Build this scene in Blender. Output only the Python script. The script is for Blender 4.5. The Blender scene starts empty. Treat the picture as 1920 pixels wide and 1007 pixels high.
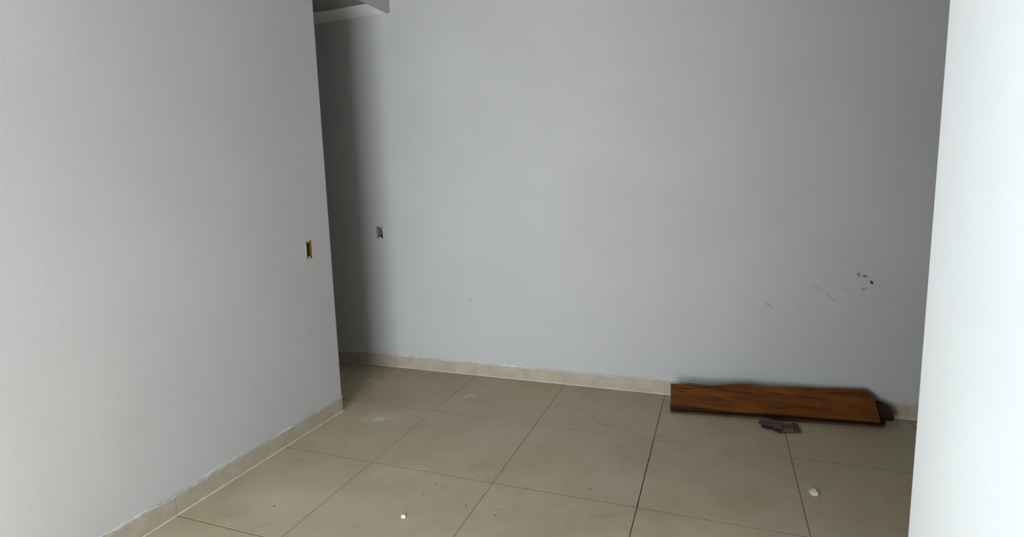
import bpy, bmesh, math, random
from mathutils import Vector, Matrix, noise
random.seed(7)
C = bpy.context.scene.collection
sc = bpy.context.scene

# ------------------------------------------------------------ camera
YB = 0.7473      # front of the back skirting
XL = 0.1284      # front of the left skirting
YE = -0.182      # far end of the left wall
XR = 5.2          # right end of the room behind the right wall
T = 0.75         # floor tile
cam_d = bpy.data.cameras.new('camera'); cam = bpy.data.objects.new('camera', cam_d); C.objects.link(cam)
cam_d.sensor_width = 36; cam_d.lens = 19.8969
cam_d.shift_x = 0.003539; cam_d.shift_y = -0.008864
cam_d.clip_start = 0.05
r = Vector((0.93742877, 0.34700694, -0.02852166)); u = Vector((-0.02290122, 0.14319152, 0.98943))
f = Vector((-0.34742314, 0.92686697, -0.14217874))
M = Matrix((r, u, -f)).transposed().to_4x4(); M.translation = Vector((2.591092, -3.332301, 1.594487))
cam.matrix_world = M
sc.camera = cam

# ------------------------------------------------------------ light
WIN_Y = -5.5; WX0, WX1, WZ0, WZ1 = 0.5, 2.6, 0.06, 2.15        # balcony door in the wall behind the camera
SX = -1.9; SY0, SY1 = -3.95, -2.42                                 # unseen side opening, added to light the right wall
w = bpy.data.worlds.new('world'); sc.world = w; w.use_nodes = True
bg = w.node_tree.nodes['Background']; bg.inputs[0].default_value = (0.80, 0.90, 1.0, 1); bg.inputs[1].default_value = 1.0
def window_light(name, sx, sy, loc, rz, power, col):
    ld = bpy.data.lights.new(name, 'AREA'); ld.shape = 'RECTANGLE'; ld.size = sx; ld.size_y = sy
    ld.energy = power; ld.color = col
    lo = bpy.data.objects.new(name, ld); C.objects.link(lo); lo.location = loc; lo.rotation_euler = (math.radians(90), 0, rz)
window_light('daylight_balcony', WX1-WX0, WZ1-WZ0, ((WX0+WX1)/2, WIN_Y-.16, (WZ0+WZ1)/2), 0, 285, (0.85, 0.935, 1.0))
window_light('fill_side', SY1-SY0, 1.5, (SX-.16, (SY0+SY1)/2, 1.65), math.radians(-90), 590, (0.80, 0.925, 1.0))  # added source, unseen, to brighten the right wall and its bounce
sc.view_settings.view_transform = 'Standard'; sc.view_settings.look = 'None'
sc.view_settings.gamma = 1; sc.view_settings.use_curve_mapping = False
sc.view_settings.exposure = 0.0

# ------------------------------------------------------------ helpers
def tag(o, label=None, cat=None, group=None, kind=None):
    if label: o['label'] = label
    if cat: o['category'] = cat
    if group: o['group'] = group
    if kind: o['kind'] = kind
    return o
def box(bm, a, b):
    x0, y0, z0 = a; x1, y1, z1 = b
    v = [bm.verts.new(p) for p in ((x0,y0,z0),(x1,y0,z0),(x1,y1,z0),(x0,y1,z0),(x0,y0,z1),(x1,y0,z1),(x1,y1,z1),(x0,y1,z1))]
    for q in ((0,3,2,1),(4,5,6,7),(0,1,5,4),(1,2,6,5),(2,3,7,6),(3,0,4,7)): bm.faces.new([v[i] for i in q])
    return v
def obj(name, bm, mat=None, parent=None, smooth=False, bevel=0):
    bmesh.ops.recalc_face_normals(bm, faces=bm.faces)
    me = bpy.data.meshes.new(name); bm.to_mesh(me); bm.free()
    if mat: me.materials.append(mat)
    if smooth:
        for p in me.polygons: p.use_smooth = True
    o = bpy.data.objects.new(name, me); C.objects.link(o)
    if parent: o.parent = parent
    if bevel:
        m = o.modifiers.new('bevel', 'BEVEL'); m.width = bevel; m.segments = 2; m.limit_method = 'ANGLE'
    return o
def boxes(name, lst, mat, parent=None, bevel=0):
    bm = bmesh.new()
    for a, b in lst: box(bm, a, b)
    return obj(name, bm, mat, parent, bevel=bevel)
def empty(name, loc):
    o = bpy.data.objects.new(name, None); C.objects.link(o); o.location = loc; o.empty_display_size = 0.05
    return o
def tube(bm, pts, rad, n=8):
    rings = []
    for i, p in enumerate(pts):
        a = Vector(pts[max(i-1, 0)]); b = Vector(pts[min(i+1, len(pts)-1)]); d = (b - a).normalized()
        s = d.cross(Vector((0.31, 0.2, 0.93))).normalized(); t = d.cross(s)
        rr = rad[i] if isinstance(rad, (list, tuple)) else rad
        rings.append([bm.verts.new(Vector(p) + s*rr*math.cos(k*math.tau/n) + t*rr*math.sin(k*math.tau/n)) for k in range(n)])
    for A, B in zip(rings, rings[1:]):
        for k in range(n): bm.faces.new((A[k], A[(k+1)%n], B[(k+1)%n], B[k]))
    bm.faces.new(rings[0]); bm.faces.new(rings[-1][::-1])

# ------------------------------------------------------------ node helpers
class NT:
    def __init__(s, name):
        s.m = bpy.data.materials.new(name); s.m.use_nodes = True; s.t = s.m.node_tree; s.b = s.t.nodes['Principled BSDF']
    def n(s, typ, **k):
        x = s.t.nodes.new(typ)
        for a, v in k.items(): setattr(x, a, v)
        return x
    def l(s, a, b): s.t.links.new(a, b)
    def math(s, op, a, b=0.0, c=None):
        x = s.n('ShaderNodeMath', operation=op)
        for i, v in enumerate((a, b, c)):
            if v is None: continue
            if isinstance(v, (int, float)): x.inputs[i].default_value = v
            else: s.l(v, x.inputs[i])
        return x.outputs[0]
    def pos(s):
        if not hasattr(s, '_p'): s._p = s.n('ShaderNodeNewGeometry').outputs['Position']
        return s._p
    def noise(s, scale, detail=4, rough=.55, vec=None, dist=0):
        x = s.n('ShaderNodeTexNoise'); x.inputs['Scale'].default_value = scale; x.inputs['Detail'].default_value = detail
        x.inputs['Roughness'].default_value = rough; x.inputs['Distortion'].default_value = dist
        s.l(vec or s.pos(), x.inputs['Vector']); return x.outputs['Fac']
    def mapr(s, v, a, b, c=0.0, d=1.0, smooth=True):
        x = s.n('ShaderNodeMapRange'); x.interpolation_type = 'SMOOTHSTEP' if smooth else 'LINEAR'
        s.l(v, x.inputs['Value'])
        for i, q in zip((1, 2, 3, 4), (a, b, c, d)): x.inputs[i].default_value = q
        return x.outputs[0]
    def mix(s, fac, a, b):
        x = s.n('ShaderNodeMix', data_type='RGBA')
        if isinstance(fac, (int, float)): x.inputs[0].default_value = fac
        else: s.l(fac, x.inputs[0])
        for i, v in ((6, a), (7, b)):
            if isinstance(v, tuple): x.inputs[i].default_value = (*v, 1)
            else: s.l(v, x.inputs[i])
        return x.outputs[2]
    def stain(s, c, rad, ang=0.0, axes='XY', soft=.5, ns=30, nd=.6):
        """soft-edged stain mask at centre c, radii rad, ragged by noise"""
        mp = s.n('ShaderNodeMapping', vector_type='TEXTURE')
        mp.inputs['Location'].default_value = c
        if axes == 'XY': mp.inputs['Rotation'].default_value = (0, 0, ang); mp.inputs['Scale'].default_value = (rad[0], rad[1], 1)
        else: mp.inputs['Rotation'].default_value = (0, ang, 0); mp.inputs['Scale'].default_value = (rad[0], 1, rad[1])
        s.l(s.pos(), mp.inputs['Vector'])
        ln = s.n('ShaderNodeVectorMath', operation='LENGTH'); s.l(mp.outputs[0], ln.inputs[0])
        v = s.math('ADD', ln.outputs['Value'], s.math('MULTIPLY', s.math('SUBTRACT', s.noise(ns, 4), .5), nd * 2))
        return s.mapr(v, 1 - soft, 1.0, 1.0, 0.0)
    def bump(s, h, strength=.3, dist=.002):
        x = s.n('ShaderNodeBump'); x.inputs['Strength'].default_value = strength; x.inputs['Distance'].default_value = dist
        s.l(h, x.inputs['Height']); s.l(x.outputs[0], s.b.inputs['Normal'])
    def done(s, col=None, rough=None, spec=None):
        if col is not None:
            if isinstance(col, tuple): s.b.inputs['Base Color'].default_value = (*col, 1)
            else: s.l(col, s.b.inputs['Base Color'])
        if rough is not None:
            if isinstance(rough, (int, float)): s.b.inputs['Roughness'].default_value = rough
            else: s.l(rough, s.b.inputs['Roughness'])
        if spec is not None: s.b.inputs['Specular IOR Level'].default_value = spec
        return s.m

# ------------------------------------------------------------ materials
WALL = (0.474, 0.460, 0.450)
def wall_mat(name, marks=()):
    s = NT(name)
    n1 = s.noise(1.3, 3); n2 = s.noise(7, 4)
    col = s.mix(s.mapr(n1, .3, .7), tuple(c*.965 for c in WALL), tuple(c*1.02 for c in WALL))
    col = s.mix(s.math('MULTIPLY', s.mapr(n2, .55, .8), .25), col, (WALL[0]*.9, WALL[1]*.88, WALL[2]*.86))
    for mk in marks:
        c, rad, ang, soft, colr, amt, ns, nd = mk[:8]
        col = s.mix(s.math('MULTIPLY', s.stain(c, rad, ang, mk[8] if len(mk) > 8 else 'XZ', soft, ns, nd), amt), col, colr)
    fine = s.noise(260, 3, .6); mid = s.noise(45, 3)
    s.bump(s.math('ADD', s.math('MULTIPLY', fine, .5), mid), .35, .0012)
    return s.done(col, .85, .2)
G = (.20, .20, .19)
YW = YB + .004
back_marks = [
    ((3.428, YW, .926), (.012, .016), 0, .5, (.10,.10,.09), .75, 130, 1.0),
    ((3.463, YW, .917), (.020, .010), .2, .5, (.09,.09,.08), .8, 130, 1.0),
    ((3.503, YW, .877), (.010, .018), -.5, .4, (.03,.03,.03), .95, 110, .5),
    ((3.463, YW, .835), (.022, .014), 0, .6, G, .6, 110, 1.1),
    ((2.922, YW, .699), (.045, .013), .55, .8, G, .5, 25, .5),
    ((3.10, YW, .70), (.014, .006), .2, .6, G, .6, 40, .5),
    ((3.20, YW, .83), (.05, .02), .5, .9, G, .22, 25, .6),
    ((3.36, YW, .82), (.03, .02), .4, .9, (.35,.30,.28), .35, 25, .6),
    ((1.62, YW, 1.22), (.010, .008), 0, .6, G, .45, 40, .4),
    ((.72, YW, .62), (.03, .02), 0, .9, G, .25, 25, .6),
    ((1.25, YW, .72), (.10, .03), .1, 1.0, (.45,.44,.43), .35, 12, .6),
]
m_back = wall_mat('painted_plaster_back', back_marks)
XW = XL - .004
left_marks = [
    ((XW, -.25, .75), (.05, .03), 0, .9, (.40,.37,.35), .35, 12, .6, 'XY'),
]
m_wall = wall_mat('painted_plaster')
m_absorb = NT('dark_unseen_wall').done((.09, .082, .07), .9, .2)  # for unseen walls, coloured dark to cut bounced light
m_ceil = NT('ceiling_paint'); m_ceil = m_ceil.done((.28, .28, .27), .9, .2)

def tile_mat():
    s = NT('beige_porcelain_tile')
    info = s.n('ShaderNodeObjectInfo').outputs['Random']
    n1 = s.noise(2.2, 5, .6); n2 = s.noise(11, 5, .65, dist=.6); n3 = s.noise(420, 2)
    col = s.mix(s.mapr(n1, .3, .7), (.395, .315, .205), (.455, .375, .262))
    col = s.mix(s.math('MULTIPLY', s.mapr(n2, .5, .75), .35), col, (.40, .36, .29))
    col = s.mix(s.math('MULTIPLY', s.mapr(n2, .5, .28), .22), col, (.24, .20, .145))
    col = s.mix(s.math('MULTIPLY', s.mapr(n3, .45, .7), .22), col, (.46, .42, .34))
    col = s.mix(s.math('MULTIPLY', info, .10), col, (.42, .36, .30))
    # dried plaster dust smears and dirt that stay where they are on the floor
    dust = (.72, .68, .60)
    for c, rad, ang, soft, amt, ns in (
        ((.455, -.235, 0), (.055, .028), .6, .9, .75, 30), ((.44, -.20, 0), (.20, .12), .5, 1.0, .28, 9),
        ((.52, -.19, 0), (.045, .012), .3, .8, .5, 30), ((.88, .33, 0), (.075, .05), .9, 1.0, .5, 22),
        ((-.02, .40, 0), (.12, .03), -.2, 1.0, .30, 20), ((.10, .36, 0), (.30, .05), .0, 1.0, .15, 10),
        ((3.735, .66, 0), (.07, .010), .25, .8, .55, 25), ((1.0, -.85, 0), (.16, .05), .9, 1.0, .10, 10),
        ((.95, -.80, 0), (.30, .12), .6, 1.0, .12, 6), ((1.72, .22, 0), (.12, .03), -.1, 1.0, .16, 15),
        ((2.1, -.55, 0), (.3, .16), .3, 1.0, .10, 6), ((.55, -1.25, 0), (.45, .25), .3, 1.0, .10, 6)):
        col = s.mix(s.math('MULTIPLY', s.stain(c, rad, ang, 'XY', soft, ns, .7), amt), col, dust)
    dirt = (.10, .08, .055)
    for c, rad, ang, amt in (((1.92, .12, 0), (.10, .010), -.25, .35), ((2.12, .03, 0), (.06, .008), -.3, .45),
                             ((2.28, .05, 0), (.05, .010), .35, .4), ((2.13, -.85, 0), (.12, .04), .5, .12),
                             ((1.55, .30, 0), (.05, .006), .8, .3)):
        col = s.mix(s.math('MULTIPLY', s.stain(c, rad, ang, 'XY', .9, 30, .6), amt), col, dirt)
    s.bump(s.noise(60, 3), .05, .0005)
    return s.done(col, s.mapr(n1, .3, .7, .48, .60), .25)
m_tile = tile_mat()
_s = NT('beige_skirting_tile'); _n = _s.noise(9, 5, .6, dist=.5); _s.bump(_n, .05, .0005)
m_skirt = _s.done(_s.mix(_s.mapr(_n, .3, .7), (.36, .305, .225), (.42, .365, .285)), .5, .3)
def simple(name, a, b, scale=8, rough=.6, bump=.2, spec=.4, dist=.001):
    s = NT(name); n = s.noise(scale, 5, .6)
    s.bump(n, bump, dist)
    return s.done(s.mix(s.mapr(n, .3, .7), a, b), rough, spec)
m_grout = simple('brown_grout', (.085,.062,.042), (.13,.096,.066), 12, .9)
m_sub = simple('dark_mortar_bed', (.03,.024,.018), (.05,.04,.03), 12, .95)
m_caulk = simple('cream_joint_filler', (.62,.57,.46), (.74,.69,.58), 25, .7)
m_lip = simple('rough_white_plaster', (.50,.49,.46), (.70,.69,.66), 40, .9, .6, .2, .003)
m_mortar = simple('grey_tile_adhesive', (.33,.32,.27), (.47,.46,.41), 30, .9, .6, .2, .003)
m_yellow = simple('ochre_plastic', (.15,.085,.008), (.22,.13,.014), 30, .45)
m_boxback = simple('brown_mortar_in_box', (.03,.015,.004), (.07,.035,.008), 60, .9, .6, .2, .004)
m_greybox = simple('paint_spattered_plastic', (.28,.28,.23), (.42,.42,.36), 60, .6)
m_lug = simple('white_lug', (.75,.68,.66), (.85,.8,.78), 60, .5)
m_rub = simple('brown_grey_mortar', (.10,.08,.07), (.20,.17,.15), 80, .9, .8, .2, .004)
m_black = simple('dark_wire', (.012,.011,.010), (.02,.02,.018), 60, .5)
m_chip = simple('white_plaster_chip', (.50,.43,.33), (.60,.53,.43), 150, .8, .6, .2, .001)
m_peb = simple('bright_white_pebble', (.93,.93,.90), (.96,.96,.94), 100, .6)
m_crumb = simple('dark_crumb', (.04,.032,.024), (.09,.07,.05), 200, .9)
m_alu = simple('white_window_frame', (.70,.70,.70), (.76,.76,.76), 20, .4)

def wood_mat(name, a, b, dark, scale=1.0, seed=0.0, scuffs=False):
    s = NT(name)
    tc = s.n('ShaderNodeTexCoord').outputs['Object']
    mp = s.n('ShaderNodeMapping'); mp.inputs['Scale'].default_value = (1.6*scale, 22*scale, 22*scale)
    mp.inputs['Location'].default_value = (seed, seed, 0); s.l(tc, mp.inputs['Vector'])
    mp2 = s.n('ShaderNodeMapping'); mp2.inputs['Scale'].default_value = (6*scale, 160*scale, 160*scale); s.l(tc, mp2.inputs['Vector'])
    mp3 = s.n('ShaderNodeMapping'); mp3.inputs['Scale'].default_value = (3.2, 9, 9); s.l(tc, mp3.inputs['Vector'])
    n1 = s.noise(1, 5, .6, mp.outputs[0], dist=1.6); n2 = s.noise(1, 4, .6, mp2.outputs[0]); n3 = s.noise(1, 3, .5, mp3.outputs[0])
    col = s.mix(s.mapr(n1, .3, .7), a, b)
    col = s.mix(s.math('MULTIPLY', s.mapr(n1, .44, .36), .6), col, dark)
    col = s.mix(s.math('MULTIPLY', s.mapr(n2, .5, .75), .35), col, dark)
    col = s.mix(s.math('MULTIPLY', s.mapr(n3, .45, .7), .4), col, tuple(min(1, c*1.7) for c in b))
    if scuffs:
        for c in (((.835, .108, 0)), ((.90, .10, 0)), ((.915, .078, 0)), ((.72, .135, 0)), ((.885, .079, 0))):
            mm = s.n('ShaderNodeMapping', vector_type='TEXTURE'); mm.inputs['Location'].default_value = c
            mm.inputs['Scale'].default_value = (.022, .006, 1); s.l(tc, mm.inputs['Vector'])
            ln = s.n('ShaderNodeVectorMath', operation='LENGTH'); s.l(mm.outputs[0], ln.inputs[0])
            v = s.math('ADD', ln.outputs['Value'], s.math('MULTIPLY', s.math('SUBTRACT', s.noise(90, 4), .5), 2.2))
            col = s.mix(s.math('MULTIPLY', s.mapr(v, .4, 1, 1, 0), .15), col, (.28, .18, .10))
    s.bump(s.math('ADD', n1, s.math('MULTIPLY', n2, .4)), .45, .002)
    return s.done(col, .65, .15)
m_wood = wood_mat('reddish_brown_wood', (.090,.027,.0045), (.140,.045,.0075), (.022,.007,.002), scuffs=True)
m_wood2 = wood_mat('weathered_brown_wood', (.045,.021,.010), (.075,.038,.02), (.018,.008,.004), seed=3.3)
m_wood3 = wood_mat('shaded_brown_wood', (.022,.008,.0045), (.035,.013,.007), (.01,.004,.003), seed=5.1)  # shade behind and between the planks is put into this brown
m_scrap = wood_mat('purplish_brown_wood', (.080,.044,.036), (.125,.074,.062), (.03,.015,.012), 2, seed=7.7)
m_scrap_pale = wood_mat('pale_brown_wood', (.11,.07,.052), (.17,.115,.088), (.05,.028,.02), 2, seed=2.2)
m_crack = simple('crack_shadow', (.012,.005,.003), (.02,.008,.004), 60, .95)

# ------------------------------------------------------------ setting: floor
floor = boxes('floor', [((-2.6, WIN_Y-.2, -.10), (XR+.15, YB+.20, -.009))], m_sub); tag(floor, kind='structure')
XS = [i*T for i in range(-3, 7)]; YS = [j*T for j in range(-10, 2)]
g = {3: .0050, 4: .0038}
base_me = {}
for i in range(-3, 7):
    for j in range(-10, 1):
        x0, x1, y0, y1 = i*T, (i+1)*T, j*T, (j+1)*T
        a = g.get(i, .0032)/2; b = g.get(i+1, .0032)/2
        key = (a, b, j == 0)
        if key not in base_me:
            bm = bmesh.new(); e = .0028
            vb = [(a,e),(T-b,e),(T-b,T-e-(.006 if j == 0 else 0)),(a,T-e-(.006 if j == 0 else 0))]; k = .0006
            lo_ = [bm.verts.new((p[0],p[1],-.009)) for p in vb]; mi = [bm.verts.new((p[0],p[1],-.0006)) for p in vb]
            tp = [bm.verts.new((p[0]+(k if q in (0,3) else -k), p[1]+(k if q in (0,1) else -k), 0)) for q, p in enumerate(vb)]
            bm.faces.new(tp)
            for q in range(4):
                bm.faces.new((lo_[q], lo_[(q+1)%4], mi[(q+1)%4], mi[q])); bm.faces.new((mi[q], mi[(q+1)%4], tp[(q+1)%4], tp[q]))
            bm.faces.new(lo_[::-1])
            bmesh.ops.recalc_face_normals(bm, faces=bm.faces)
            me = bpy.data.meshes.new('tile'); bm.to_mesh(me); bm.free(); me.materials.append(m_tile); base_me[key] = me
        o = bpy.data.objects.new('tile', base_me[key]); C.objects.link(o); o.parent = floor
        o.location = (x0, y0, random.uniform(-.0003, 0))
        o.rotation_euler = (random.uniform(-.0004, .0004), random.uniform(-.0004, .0004), 0)
bm = bmesh.new()
for i in range(-2, 7):
    for j in range(-10, 1):
        if i == 3 and j == -1: continue          # open joint without grout
        z = -.0035 if i in (3, 4) and j < 0 else (-.0006 if j == 0 else -.0018)
        wd = g.get(i, .0032)/2
        box(bm, (i*T-wd, j*T+.0028, -.009), (i*T+wd, (j+1)*T-.0028, z))
for j in range(-10, 1): box(bm, (-2.25, j*T-.0028, -.009), (XR, j*T+.0028, -.0010))
obj('grout', bm, m_grout, floor)

# ------------------------------------------------------------ setting: walls
H = 3.25; HC = 2.955
# left wall: plane x = XW, with a hole for the switch box, an opening and a header beyond YE
hy0, hy1, hz0, hz1 = -.421, -.363, 1.118, 1.235
th = .15
YN = -2.36      # near end of the left wall, out of the picture; the room widens there
wl = boxes('wall_left', [((XW-th, YN, 0), (XW, hy0, H)), ((XW-th, hy1, 0), (XW, YE, H)),
        ((XW-th, hy0, 0), (XW, hy1, hz0)), ((XW-th, hy0, hz1), (XW, hy1, H)), ((XW-th, hy0, hz0), (XW-.055, hy1, hz1)),
        ((XW-.03, YE, 2.908), (XW, YW, H))], m_wall)
tag(wl, kind='structure')
bx0, bx1, bz0, bz1 = -.122, -.061, 1.122, 1.226
wb = boxes('wall_back', [((-2.6, YW, 0), (bx0, YW+th, H)), ((bx1, YW, 0), (XR+.3, YW+th, H)),
        ((bx0, YW, 0), (bx1, YW+th, bz0)), ((bx0, YW, bz1), (bx1, YW+th, H)), ((bx0, YW+.05, bz0), (bx1, YW+th, bz1))], m_back)
tag(wb, kind='structure')
PX, PY = 3.150, -1.444          # the right wall's face and its far end
wp = boxes('wall_right', [((PX, WIN_Y, 0), (PX+.15, PY, H))], m_wall); tag(wp, kind='structure')
wn = boxes('wall_blocker', [((2.17, -3.90, 0), (PX, -3.75, H))], m_wall); tag(wn, kind='structure')   # unseen partition added to keep window light off the right recess
wr = boxes('wall_recess', [((XR, WIN_Y, 0), (XR+.15, YW, H)), ((PX+.15, WIN_Y-.15, 0), (XR+.15, WIN_Y, H))], m_absorb); tag(wr, kind='structure')
ww = boxes('wall_front', [((SX-.15, WIN_Y-.15, 0), (WX0, WIN_Y, H)), ((WX1, WIN_Y-.15, 0), (PX+.15, WIN_Y, H)),
        ((WX0, WIN_Y-.15, WZ1), (WX1, WIN_Y, H)), ((WX0, WIN_Y-.15, 0), (WX1, WIN_Y, WZ0))], m_wall); tag(ww, kind='structure')
wsd = boxes('wall_side', [((SX-.15, WIN_Y, 0), (SX, SY0, H)), ((SX-.15, SY0, 0), (SX, SY1, .9)), ((SX-.15, SY0, 2.4), (SX, SY1, H)), ((SX-.15, SY1, 0), (SX, -1.2, H)),
        ((SX, -1.35, 0), (XW-th, -1.2, H))], m_wall); tag(wsd, kind='structure')
wc = boxes('wall_corridor', [((-2.6, -1.2, 0), (-2.45, YW, H)), ((-2.6, -1.35, 0), (SX-.15, -1.2, H))], m_absorb); tag(wc, kind='structure')
ce = boxes('ceiling', [((-2.6, WIN_Y-.15, H), (XR+.15, YW+th, H+.1)), ((-2.45, -1.2, HC), (XW-.03, YW, HC+.1))], m_ceil); tag(ce, kind='structure')
wf2 = boxes('window_added', [((SX-.10, SY0, .9), (SX-.04, SY0+.05, 2.4)), ((SX-.10, SY1-.05, .9), (SX-.04, SY1, 2.4)),
        ((SX-.10, SY0+.05, 2.35), (SX-.04, SY1-.05, 2.4)), ((SX-.10, SY0+.05, .9), (SX-.04, SY1-.05, .95))], m_alu); tag(wf2, kind='structure')  # frame around the added side light
# sloping plaster cornice under the corridor ceiling, along the back wall
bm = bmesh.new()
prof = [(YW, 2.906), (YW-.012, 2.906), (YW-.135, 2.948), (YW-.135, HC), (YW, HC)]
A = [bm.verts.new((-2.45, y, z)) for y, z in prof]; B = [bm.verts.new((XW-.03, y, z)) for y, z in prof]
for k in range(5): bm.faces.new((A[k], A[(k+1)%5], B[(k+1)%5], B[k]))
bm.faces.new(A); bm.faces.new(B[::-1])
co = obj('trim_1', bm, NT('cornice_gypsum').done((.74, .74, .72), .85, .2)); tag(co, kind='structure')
# balcony window behind the camera
wf = boxes('window_1', [((WX0, WIN_Y-.10, WZ0), (WX0+.05, WIN_Y-.04, WZ1)), ((WX1-.05, WIN_Y-.10, WZ0), (WX1, WIN_Y-.04, WZ1)),
        ((WX0+.05, WIN_Y-.10, WZ1-.05), (WX1-.05, WIN_Y-.04, WZ1)), ((WX0+.05, WIN_Y-.10, WZ0), (WX1-.05, WIN_Y-.04, WZ0+.05))], m_alu)
tag(wf, kind='structure')

# ------------------------------------------------------------ skirting
SK = .104
def skirt(name, p0, p1, nrm, joints, seed, caulk=True):
    """skirting along p0->p1 (front face), outward normal nrm"""
    p0 = Vector(p0); p1 = Vector(p1); d = (p1-p0).normalized(); L = (p1-p0).length; n = Vector(nrm)
    root = empty(name, p0); tag(root, kind='structure')
    ang = math.atan2(d.y, d.x)
    cuts = [0] + [j for j in joints if 0.01 < j < L-.01] + [L]
    def P(s, out, z): return d*s + n*out + Vector((0, 0, z))
    def strip(bm, fz0, fz1, o0, o1, step=.008):
        N = max(2, int(L/step)); prev = None
        for k in range(N+1):
            s_ = L*k/N; a, b = fz0(s_), fz1(s_)
            if b - a < .0004: b = a + .0004
            q = [bm.verts.new(P(s_, o0, a)), bm.verts.new(P(s_, o1, a)), bm.verts.new(P(s_, o1 * .7, b)), bm.verts.new(P(s_, o0, b))]
            if prev:
                for m in range(4): bm.faces.new((prev[m], prev[(m+1)%4], q[(m+1)%4], q[m]))
            else: bm.faces.new(q)
            prev = q
        bm.faces.new(prev[::-1])
    for a, b in zip(cuts, cuts[1:]):
        bm = bmesh.new(); gp = .0012
        q = [P(a+gp, -.0035, .0035), P(b-gp, -.0035, .0035), P(b-gp, 0, .0035), P(a+gp, 0, .0035)]
        lo_ = [bm.verts.new(v) for v in q]; hi = [bm.verts.new(v + Vector((0, 0, SK-.0035))) for v in q]
        bm.faces.new(lo_[::-1]); bm.faces.new(hi)
        for k in range(4): bm.faces.new((lo_[k], lo_[(k+1)%4], hi[(k+1)%4], hi[k]))
        obj('skirting_tile', bm, m_skirt, root)
    def nz(s_, f_, o_): return noise.noise(Vector((s_*f_+o_, seed, o_*.3)))
    bm = bmesh.new()
    strip(bm, lambda s_: .096 + .010*nz(s_, 3, 1) + .003*nz(s_, 30, 2), lambda s_: SK+.004+.008*nz(s_, 3.3, 5), 0.0, .0012)
    tag(obj('adhesive_edge', bm, m_mortar, root), kind='stuff')
    bm = bmesh.new()
    def low(s_): return SK + .001 + .012*nz(s_, 3.3, 5) + .006*nz(s_, 16, 6) - .016*max(0, nz(s_, 1.6, 9)-.12)
    strip(bm, low, lambda s_: low(s_) + .0006 + .016*max(0, nz(s_, 3.5, 11)) + .005*abs(nz(s_, 28, 13)), -.0038, .0022)
    tag(obj('plaster_edge', bm, m_lip, root), kind='stuff')
    if caulk:
        bm = bmesh.new()
        strip(bm, lambda s_: 0.0, lambda s_: .0045 + .0018*nz(s_, 7, 3), -.0035, .0022+.0, .02)
        obj('joint_filler', bm, m_caulk, root)
    return root
skirt('baseboard_back', (-2.45, YB, 0), (XR, YB, 0), (0, -1, 0), [i*T+2.45 for i in range(-3, 7)], 1.7)
skirt('baseboard_left', (XL, YE, 0), (XL, YN, 0), (1, 0, 0), [-(j*T)+YE for j in range(-10, 0)][::-1], 4.2)
skirt('baseboard_opening', (XW-th, YE+.004, 0), (XL, YE+.004, 0), (0, 1, 0), [], 6.1)
skirt('baseboard_right', (PX-.004, WIN_Y, 0), (PX-.004, PY, 0), (-1, 0, 0), [T*k for k in range(1, 9)], 8.3)

# curved hairline scratch in the back wall paint
# (a shallow gouge: thin raised ridge of torn paint with its groove)
bm = bmesh.new()
pts = [(3.245, YW-.0001, .812), (3.258, YW-.0001, .798), (3.272, YW-.0001, .779), (3.290, YW-.0001, .761), (3.308, YW-.0001, .750), (3.314, YW-.0001, .738)]
tube(bm, pts, [.0005, .0016, .0022, .002, .0014, .0005], 5)
obj('paint_scratch', bm, simple('scratch_grey', (.22,.22,.20), (.28,.28,.26), 40, .9), wb)

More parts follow.
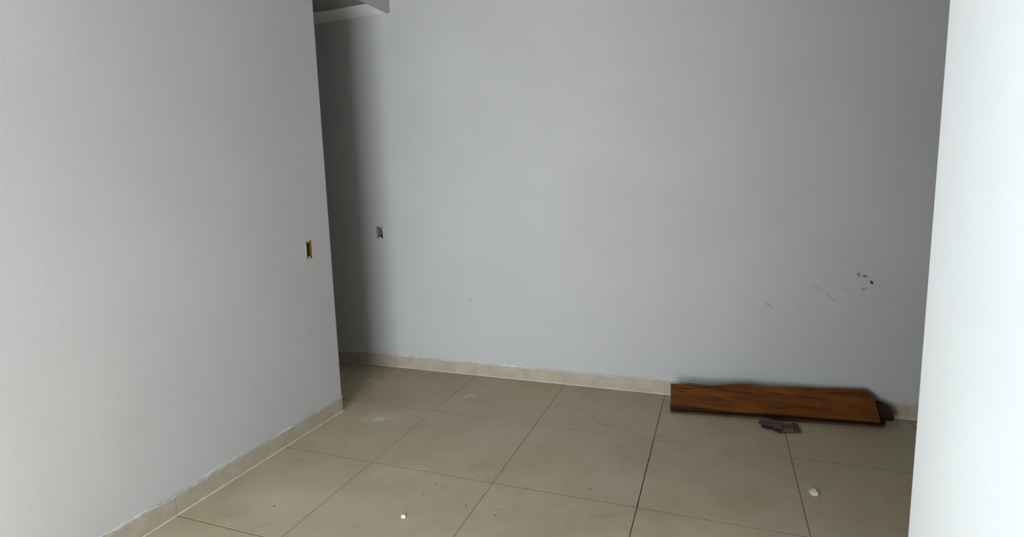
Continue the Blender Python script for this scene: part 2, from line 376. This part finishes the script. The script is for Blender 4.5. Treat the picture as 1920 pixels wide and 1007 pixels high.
# ------------------------------------------------------------ electrical boxes
def switch_box(name, label, origin, ax, depth_dir, wd, ht, m_in, m_bk, dep=.045, kind=0):
    """box open towards the room; ax = horizontal axis along the wall, depth_dir into the wall"""
    root = empty(name, origin); tag(root, label, 'electrical box')
    ax = Vector(ax); dd = Vector(depth_dir); z = Vector((0, 0, 1))
    def P(a, d, h): return ax*a + dd*d + z*h
    def bx(bm, a0, a1, d0, d1, h0, h1):
        vs = [bm.verts.new(P(a, d, h)) for h in (h0, h1) for a, d in ((a0, d0), (a1, d0), (a1, d1), (a0, d1))]
        for q in ((0,3,2,1),(4,5,6,7),(0,1,5,4),(1,2,6,5),(2,3,7,6),(3,0,4,7)): bm.faces.new([vs[i] for i in q])
    t = .003
    bm = bmesh.new()
    bx(bm, 0.0005, t, .002, dep, .0005, ht-.0005); bx(bm, wd-t, wd-.0005, .002, dep, .0005, ht-.0005)
    bx(bm, t, wd-t, .002, dep, .0005, t); bx(bm, t, wd-t, .002, dep, ht-t, ht-.0005)
    obj('box_shell', bm, m_in, root)
    bm = bmesh.new(); bx(bm, .0005, wd-.0005, dep, dep+.003, .0005, ht-.0005); obj('box_back', bm, m_bk, root)
    for h0, h1, s in ((t, .016, 1), (ht-.016, ht-t, -1)):      # screw lugs
        bm = bmesh.new(); c = wd/2; rr = wd*.12
        ring = []
        hb = h0 if s > 0 else h1
        for dpt in (.003, .010):
            ring.append([bm.verts.new(P(c + x*rr, dpt, hb + s*y*.010)) for x, y in ((-1.25, 0), (1.25, 0), (.9, .55), (.4, .95), (-.4, .95), (-.9, .55))])
        bm.faces.new(ring[0]); bm.faces.new(ring[1][::-1])
        for k in range(6): bm.faces.new((ring[0][k], ring[0][(k+1)%6], ring[1][(k+1)%6], ring[1][k]))
        obj('screw_lug', bm, m_lug, root)
    # chipped plaster rim
    bm = bmesh.new()
    N = 40; inn, out, per = [], [], 2*(wd+ht)
    for k in range(N):
        s_ = per*k/N
        if s_ < wd: p = (s_, 0)
        elif s_ < wd+ht: p = (wd, s_-wd)
        elif s_ < 2*wd+ht: p = (2*wd+ht-s_, ht)
        else: p = (0, per-s_)
        cx, cy = p[0]-wd/2, p[1]-ht/2; l = math.hypot(cx, cy)
        e = .0025 + .002*noise.noise(Vector((k*.7, wd*90, 2))) ; i_ = -.0005 - .0012*abs(noise.noise(Vector((k*.9, 3, 4))))
        inn.append((bm.verts.new(P(p[0]+cx/l*i_, .0015, p[1]+cy/l*i_)), bm.verts.new(P(p[0]+cx/l*i_, -.0012, p[1]+cy/l*i_))))
        out.append(bm.verts.new(P(p[0]+cx/l*e, .0003, p[1]+cy/l*e)))
    for k in range(N):
        q = (k+1) % N
        bm.faces.new((inn[k][0], inn[q][0], inn[q][1], inn[k][1])); bm.faces.new((inn[k][1], inn[q][1], out[q], out[k]))
    obj('plaster_rim', bm, m_wall, root)
    return root, P
b1, P1 = switch_box('switch_box', 'empty ochre electrical box sunk in the left wall near its corner', (XW, hy0, hz0), (0, 1, 0), (-1, 0, 0), hy1-hy0, hz1-hz0, m_yellow, m_boxback, kind=0)
b2, P2 = switch_box('switch_box', 'grey electrical box holding mortar and wire, sunk in the shaded end of the back wall', (bx0, YW, bz0), (1, 0, 0), (0, 1, 0), bx1-bx0, bz1-bz0, m_greybox, m_greybox, kind=1)
# mortar lump and conduit in the grey box, wire in the other
bm = bmesh.new()
bmesh.ops.create_icosphere(bm, subdivisions=3, radius=1)
for v in bm.verts:
    k = 1 + .3*noise.noise(v.co*2.1)
    v.co = P2(.020 + v.co.x*.014*k, .028 + v.co.y*.015*k, .030 + v.co.z*.024*k)
obj('mortar_lump', bm, m_rub, b2, smooth=True)
bm = bmesh.new()
pts = [P2(.013, .006, .096), P2(.019, .012, .078), P2(.026, .018, .060), P2(.030, .022, .040), P2(.036, .03, .022)]
rad = .0042
fine = []
for a, b in zip(pts, pts[1:]):
    for k in range(5): fine.append(a.lerp(b, k/5))
fine.append(pts[-1])
tube(bm, fine, [rad*(1.12 if k % 2 else .9) for k in range(len(fine))], 8)
obj('conduit', bm, simple('olive_conduit', (.14,.14,.08), (.2,.2,.12), 40, .5), b2)
bm = bmesh.new()
tube(bm, [P2(.034, .010, .026), P2(.042, .008, .022), P2(.050, .008, .014), P2(.056, .010, .006)], .0038, 8)
tube(bm, [P2(.032, .012, .030), P2(.031, .010, .020), P2(.028, .012, .008)], .0030, 8)
obj('wire', bm, m_black, b2)
bm = bmesh.new()
tube(bm, [P1(.012, .043, .09), P1(.014, .034, .07), P1(.013, .030, .045), P1(.017, .036, .02)], .0025, 8)
obj('wire', bm, m_black, b1)

# ------------------------------------------------------------ timber against the back wall
def board(name, label, P, thick, mat, outline, zfun=None, n=None, group=None):
    """P: origin; local x along the length, local y across, local z = outward normal; outline = (x, y) list counter-clockwise"""
    o0, ex, ey = P
    ez = ex.cross(ey).normalized(); ey = ez.cross(ex).normalized()
    bm = bmesh.new()
    top = [bm.verts.new((x, y, 0 if zfun is None else zfun(x, y))) for x, y in outline]
    bot = [bm.verts.new((x, y, -thick)) for x, y in outline]
    N = len(outline)
    ft = bm.faces.new(top); fb = bm.faces.new(bot[::-1])
    for k in range(N): bm.faces.new((top[k], bot[k], bot[(k+1)%N], top[(k+1)%N]))
    o = obj(name, bm, mat)
    m = Matrix((ex, ey, ez)).transposed().to_4x4(); m.translation = o0; o.matrix_world = m
    o.modifiers.new('tri', 'TRIANGULATE')
    bv = o.modifiers.new('bevel', 'BEVEL'); bv.width = .0012; bv.segments = 1; bv.limit_method = 'ANGLE'; bv.angle_limit = math.radians(50)
    if label: tag(o, label, 'plank', group)
    return o, m
# front plank: corners on its front face
a = Vector((2.306, .540, .166)); b = Vector((2.316, .430, .061)); c = Vector((3.549, .540, .048)); d = Vector((3.560, .700, .191))
ex = (c-b).normalized(); ey = (a-b).normalized()
L = (c-b).length
ez = ex.cross(ey).normalized(); eyo = ez.cross(ex).normalized()
def loc(v): q = v-b; return (q.dot(ex), q.dot(eyo), q.dot(ez))
la, ld_ = loc(a), loc(d)
out = []
NB = 60
for k in range(NB+1):                      # bottom edge, left to right
    s_ = L*k/NB
    y = .004*noise.noise(Vector((s_*5, 1, 0))) + .0012*noise.noise(Vector((s_*40, 2, 0)))
    y += .006*math.exp(-((s_-.10)/.10)**2)*0 - .010*math.exp(-((s_-.42)/.16)**2)
    out.append((s_, y))
out.append((L+.001, .055)); out.append((L-.003, .095)); out.append((L-.002, ld_[1]*.70)); out.append((L-.020, ld_[1]*.84)); out.append((L-.045, ld_[1]*.985))
for k in range(1, NB):
    s_ = (L-.05)*(1-k/NB)
    y = la[1] + (ld_[1]-la[1])*(s_/L) + .0025*noise.noise(Vector((s_*6, 7, 0))) + .001*noise.noise(Vector((s_*35, 9, 0)))
    y += .013*math.exp(-((s_-.46)/.10)**2) - .006*math.exp(-((s_-.22)/.08)**2)
    out.append((s_, y))
out.append((-.003, la[1])); 
front, mf = board('leaning_plank', 'reddish brown wooden plank with one clipped corner, leaning frontmost against the back wall', (b, ex, ey), .020, m_wood, out)
# drying cracks: slim sunken-looking splits along the face, each a lens of dark wood set in the face
for pts in (
    [(.02, .128), (.07, .122), (.11, .119), (.16, .124)], [(.14, .129), (.20, .138), (.26, .140), (.30, .137)],
    [(.29, .136), (.33, .133), (.37, .1285)], [(.42, .127), (.47, .125), (.52, .123)],
    [(.60, .140), (.66, .135), (.72, .130)], [(.74, .131), (.80, .128), (.88, .129), (.95, .128)],
    [(.24, .088), (.28, .076), (.31, .067), (.33, .066)], [(.05, .098), (.09, .096)]):
    bm = bmesh.new(); N = len(pts); up, dn, ct = [], [], []
    fine = []
    for p, q in zip(pts, pts[1:]):
        for k in range(5): fine.append((p[0]+(q[0]-p[0])*k/5, p[1]+(q[1]-p[1])*k/5))
    fine.append(pts[-1]); n_ = len(fine)
    for k, (x, y) in enumerate(fine):
        h = (.0005 + .0034*math.sin(math.pi*k/(n_-1))**.8) * (1.3 if pts[0][0] in (.24, .29) else 1)
        y += .0010*noise.noise(Vector((x*60, 3, 1)))
        up.append(bm.verts.new((x, y+h, .0004))); dn.append(bm.verts.new((x, y-h, .0004))); ct.append((x, y))
    lo2 = [bm.verts.new((x, y, -.003)) for x, y in ct]
    for k in range(n_-1):
        bm.faces.new((up[k], up[k+1], lo2[k+1], lo2[k])); bm.faces.new((lo2[k], lo2[k+1], dn[k+1], dn[k])); bm.faces.new((up[k], dn[k], dn[k+1], up[k+1]))
    o = obj('split', bm, m_crack, front)
# plank behind it, showing only its end on the right
o2 = b + ex*.06 + ez*(-.0225)
h2 = [(0, .036), (L*.5, .034), (L-.03, .030), (L+.022, .028), (L+.030, .05), (L+.026, .085), (L+.008, .120), (L-.03, .150), (L-.08, .160), (L*.5, .128), (.05, .10), (0, .10)]
back, _ = board('leaning_plank', 'shade-darkened brown plank wedged behind the reddish plank, only its rounded right end showing', (o2, ex, ey), .018, m_wood3, h2)
# flat plank under both
p0 = Vector((2.316, .428, .0150)); p1 = Vector((3.572, .562, .0150)); exf = (p1-p0).normalized(); eyf = Vector((-exf.y, exf.x, 0))
Lf = (p1-p0).length; out = []
for k in range(41):
    s_ = Lf*k/40; out.append((s_, .003*noise.noise(Vector((s_*4, 11, 0))) + .001*noise.noise(Vector((s_*30, 12, 0)))))
out += [(Lf+.030, .07), (Lf+.044, .125), (Lf+.02, .130), (0.0, .150), (-.002, .05)]
out2 = [(.004, .030), (Lf*.25, .034), (Lf*.5, .040), (Lf*.8, .034), (Lf-.005, .028), (Lf+.030, .06), (Lf+.046, .118), (Lf*.8, .118), (Lf*.5, .112), (Lf*.2, .118), (.006, .112)]
mid, _ = board('floor_plank', 'shadow-dark filler plank squeezed flat between the floor plank and the leaning planks', (p0 + Vector((0, 0, .0165)), exf, eyf), .0163, m_wood3, out2,
    zfun=lambda x, y: .0125 - .011*x/Lf - .02*max(0, y-.09))  # fills the shadowed gap, with the shade in its colour
flat, _ = board('floor_plank', 'weathered brown plank lying flat on the tiles beneath the leaning planks', (p0, exf, eyf), .0148, m_wood2, out)

# ------------------------------------------------------------ offcuts in front
def scrap(label, pts, z0, z1, mat, tilt=None, under=0.0):
    c = Vector((sum(p[0] for p in pts)/len(pts), sum(p[1] for p in pts)/len(pts), 0))
    bm = bmesh.new()
    zz = tilt or (lambda x, y: 0)
    lo_ = [bm.verts.new(((x-c.x)*(1-under*3), (y-c.y)*(1-under*5)+under*.25, z0)) for x, y in pts]; hi = [bm.verts.new((x-c.x, y-c.y, z1+zz(x, y))) for x, y in pts]
    bm.faces.new(lo_[::-1]); bm.faces.new(hi)
    for k in range(len(pts)): bm.faces.new((lo_[k], lo_[(k+1)%len(pts)], hi[(k+1)%len(pts)], hi[k]))
    o = obj('wood_offcut', bm, mat, bevel=.0008); o.location = c; tag(o, label, 'wood scrap')
    return o
scrap('low slanted dark offcut lying rightmost on the tiles before the planks', [(2.962,.292),(3.094,.338),(3.085,.46),(3.060,.475),(2.935,.325)], .0002, .0080, m_scrap, under=.03)
scrap('thin pale offcut peeping out under the thick offcut, at its left', [(2.868,.352),(2.905,.325),(2.940,.330),(2.93,.372),(2.87,.385)], .0002, .006, m_scrap_pale)
scrap('pale squarish offcut stacked on the rightmost low offcut', [(2.984,.318),(3.050,.338),(3.055,.42),(3.025,.435),(2.985,.42)], .008, .0155, m_scrap_pale)
scrap('thick purplish brown offcut lying uppermost and leftmost by the planks', [(2.848,.345),(2.975,.300),(2.985,.325),(2.990,.40),(2.868,.43)], .0165, .033, m_scrap, tilt=lambda x, y: .10*(y-.345), under=.07)

# ------------------------------------------------------------ debris
def lump(name, label, cat, loc_, size, mat, seed, rot=0, sub=2, cut=None):
    bm = bmesh.new(); bmesh.ops.create_icosphere(bm, subdivisions=sub, radius=1)
    for v in bm.verts:
        k = 1 + .35*noise.noise(v.co*1.4 + Vector((seed, 0, 0)))
        p = Vector((v.co.x*size[0]*k, v.co.y*size[1]*k, v.co.z*size[2]*k))
        if p.z < -size[2]*.5: p.z = -size[2]*.5
        v.co = p
    mn = min(v.co.z for v in bm.verts)
    for v in bm.verts: v.co.z -= mn
    o = obj(name, bm, mat, smooth=False); o.location = loc_; o.rotation_euler = (0, 0, rot); tag(o, label, cat)
    return o
# plaster flake: a wedge with a flat top
bm = bmesh.new()
tp = [(-.024,.000,.014),(-.012,.016,.018),(.003,.022,.020),(.012,.014,.020),(.016,-.006,.018),(.020,-.020,.015),(.004,-.012,.010),(-.010,-.004,.011)]
bt = [(-.015,.002,0),(-.009,.012,0),(.002,.016,0),(.011,.010,0),(.013,-.004,0),(.012,-.018,0),(.000,-.018,0),(-.011,-.012,0)]
A = [bm.verts.new(p) for p in tp]; B = [bm.verts.new(p) for p in bt]; bm.faces.new(A); bm.faces.new(B[::-1])
for k in range(8): bm.faces.new((A[k], B[k], B[(k+1)%8], A[(k+1)%8]))
o = obj('plaster_chip', bm, m_chip, bevel=.001); o.location = (3.061, -.372, .0001); tag(o, 'cream white wedge of broken plaster lying on the tiles at the right', 'plaster chip')
lump('white_pebble', 'small bright white oval pebble on the tiles near the bottom of the photo', 'pebble', (1.205, -1.168, .0001), (.0125, .0095, .007), m_peb, 3.1, -.3, 3)
for i, (x, y, sx, sy, lab) in enumerate((
    (1.215, -.862, .005, .003, 'tiny dark crumb on the tiles, farthest of the two behind the white pebble'),
    (1.198, -.963, .005, .003, 'tiny dark crumb on the tiles, just behind the white pebble'),
    (1.452, -.988, .007, .003, 'tiny dark crumb just left of a tile joint, between the pebble and the reddish flecks'),
    (2.003, -.662, .006, .005, 'dark round crumb alone in a tile left of the open dark joint'),
    (1.616, -.973, .004, .003, 'fine brown fleck right of the slanting joint, the farther of two'),
    (1.618, -1.022, .006, .003, 'fine brown fleck right of the slanting joint, the nearer of two'),
    (.532, -1.286, .010, .004, 'flat dark splinter on the first tile by the left wall'))):
    lump('crumb', lab, 'crumb', (x, y, .0001), (sx, sy, .002), m_crumb, i*2.3, random.uniform(-.5, .5), 1)
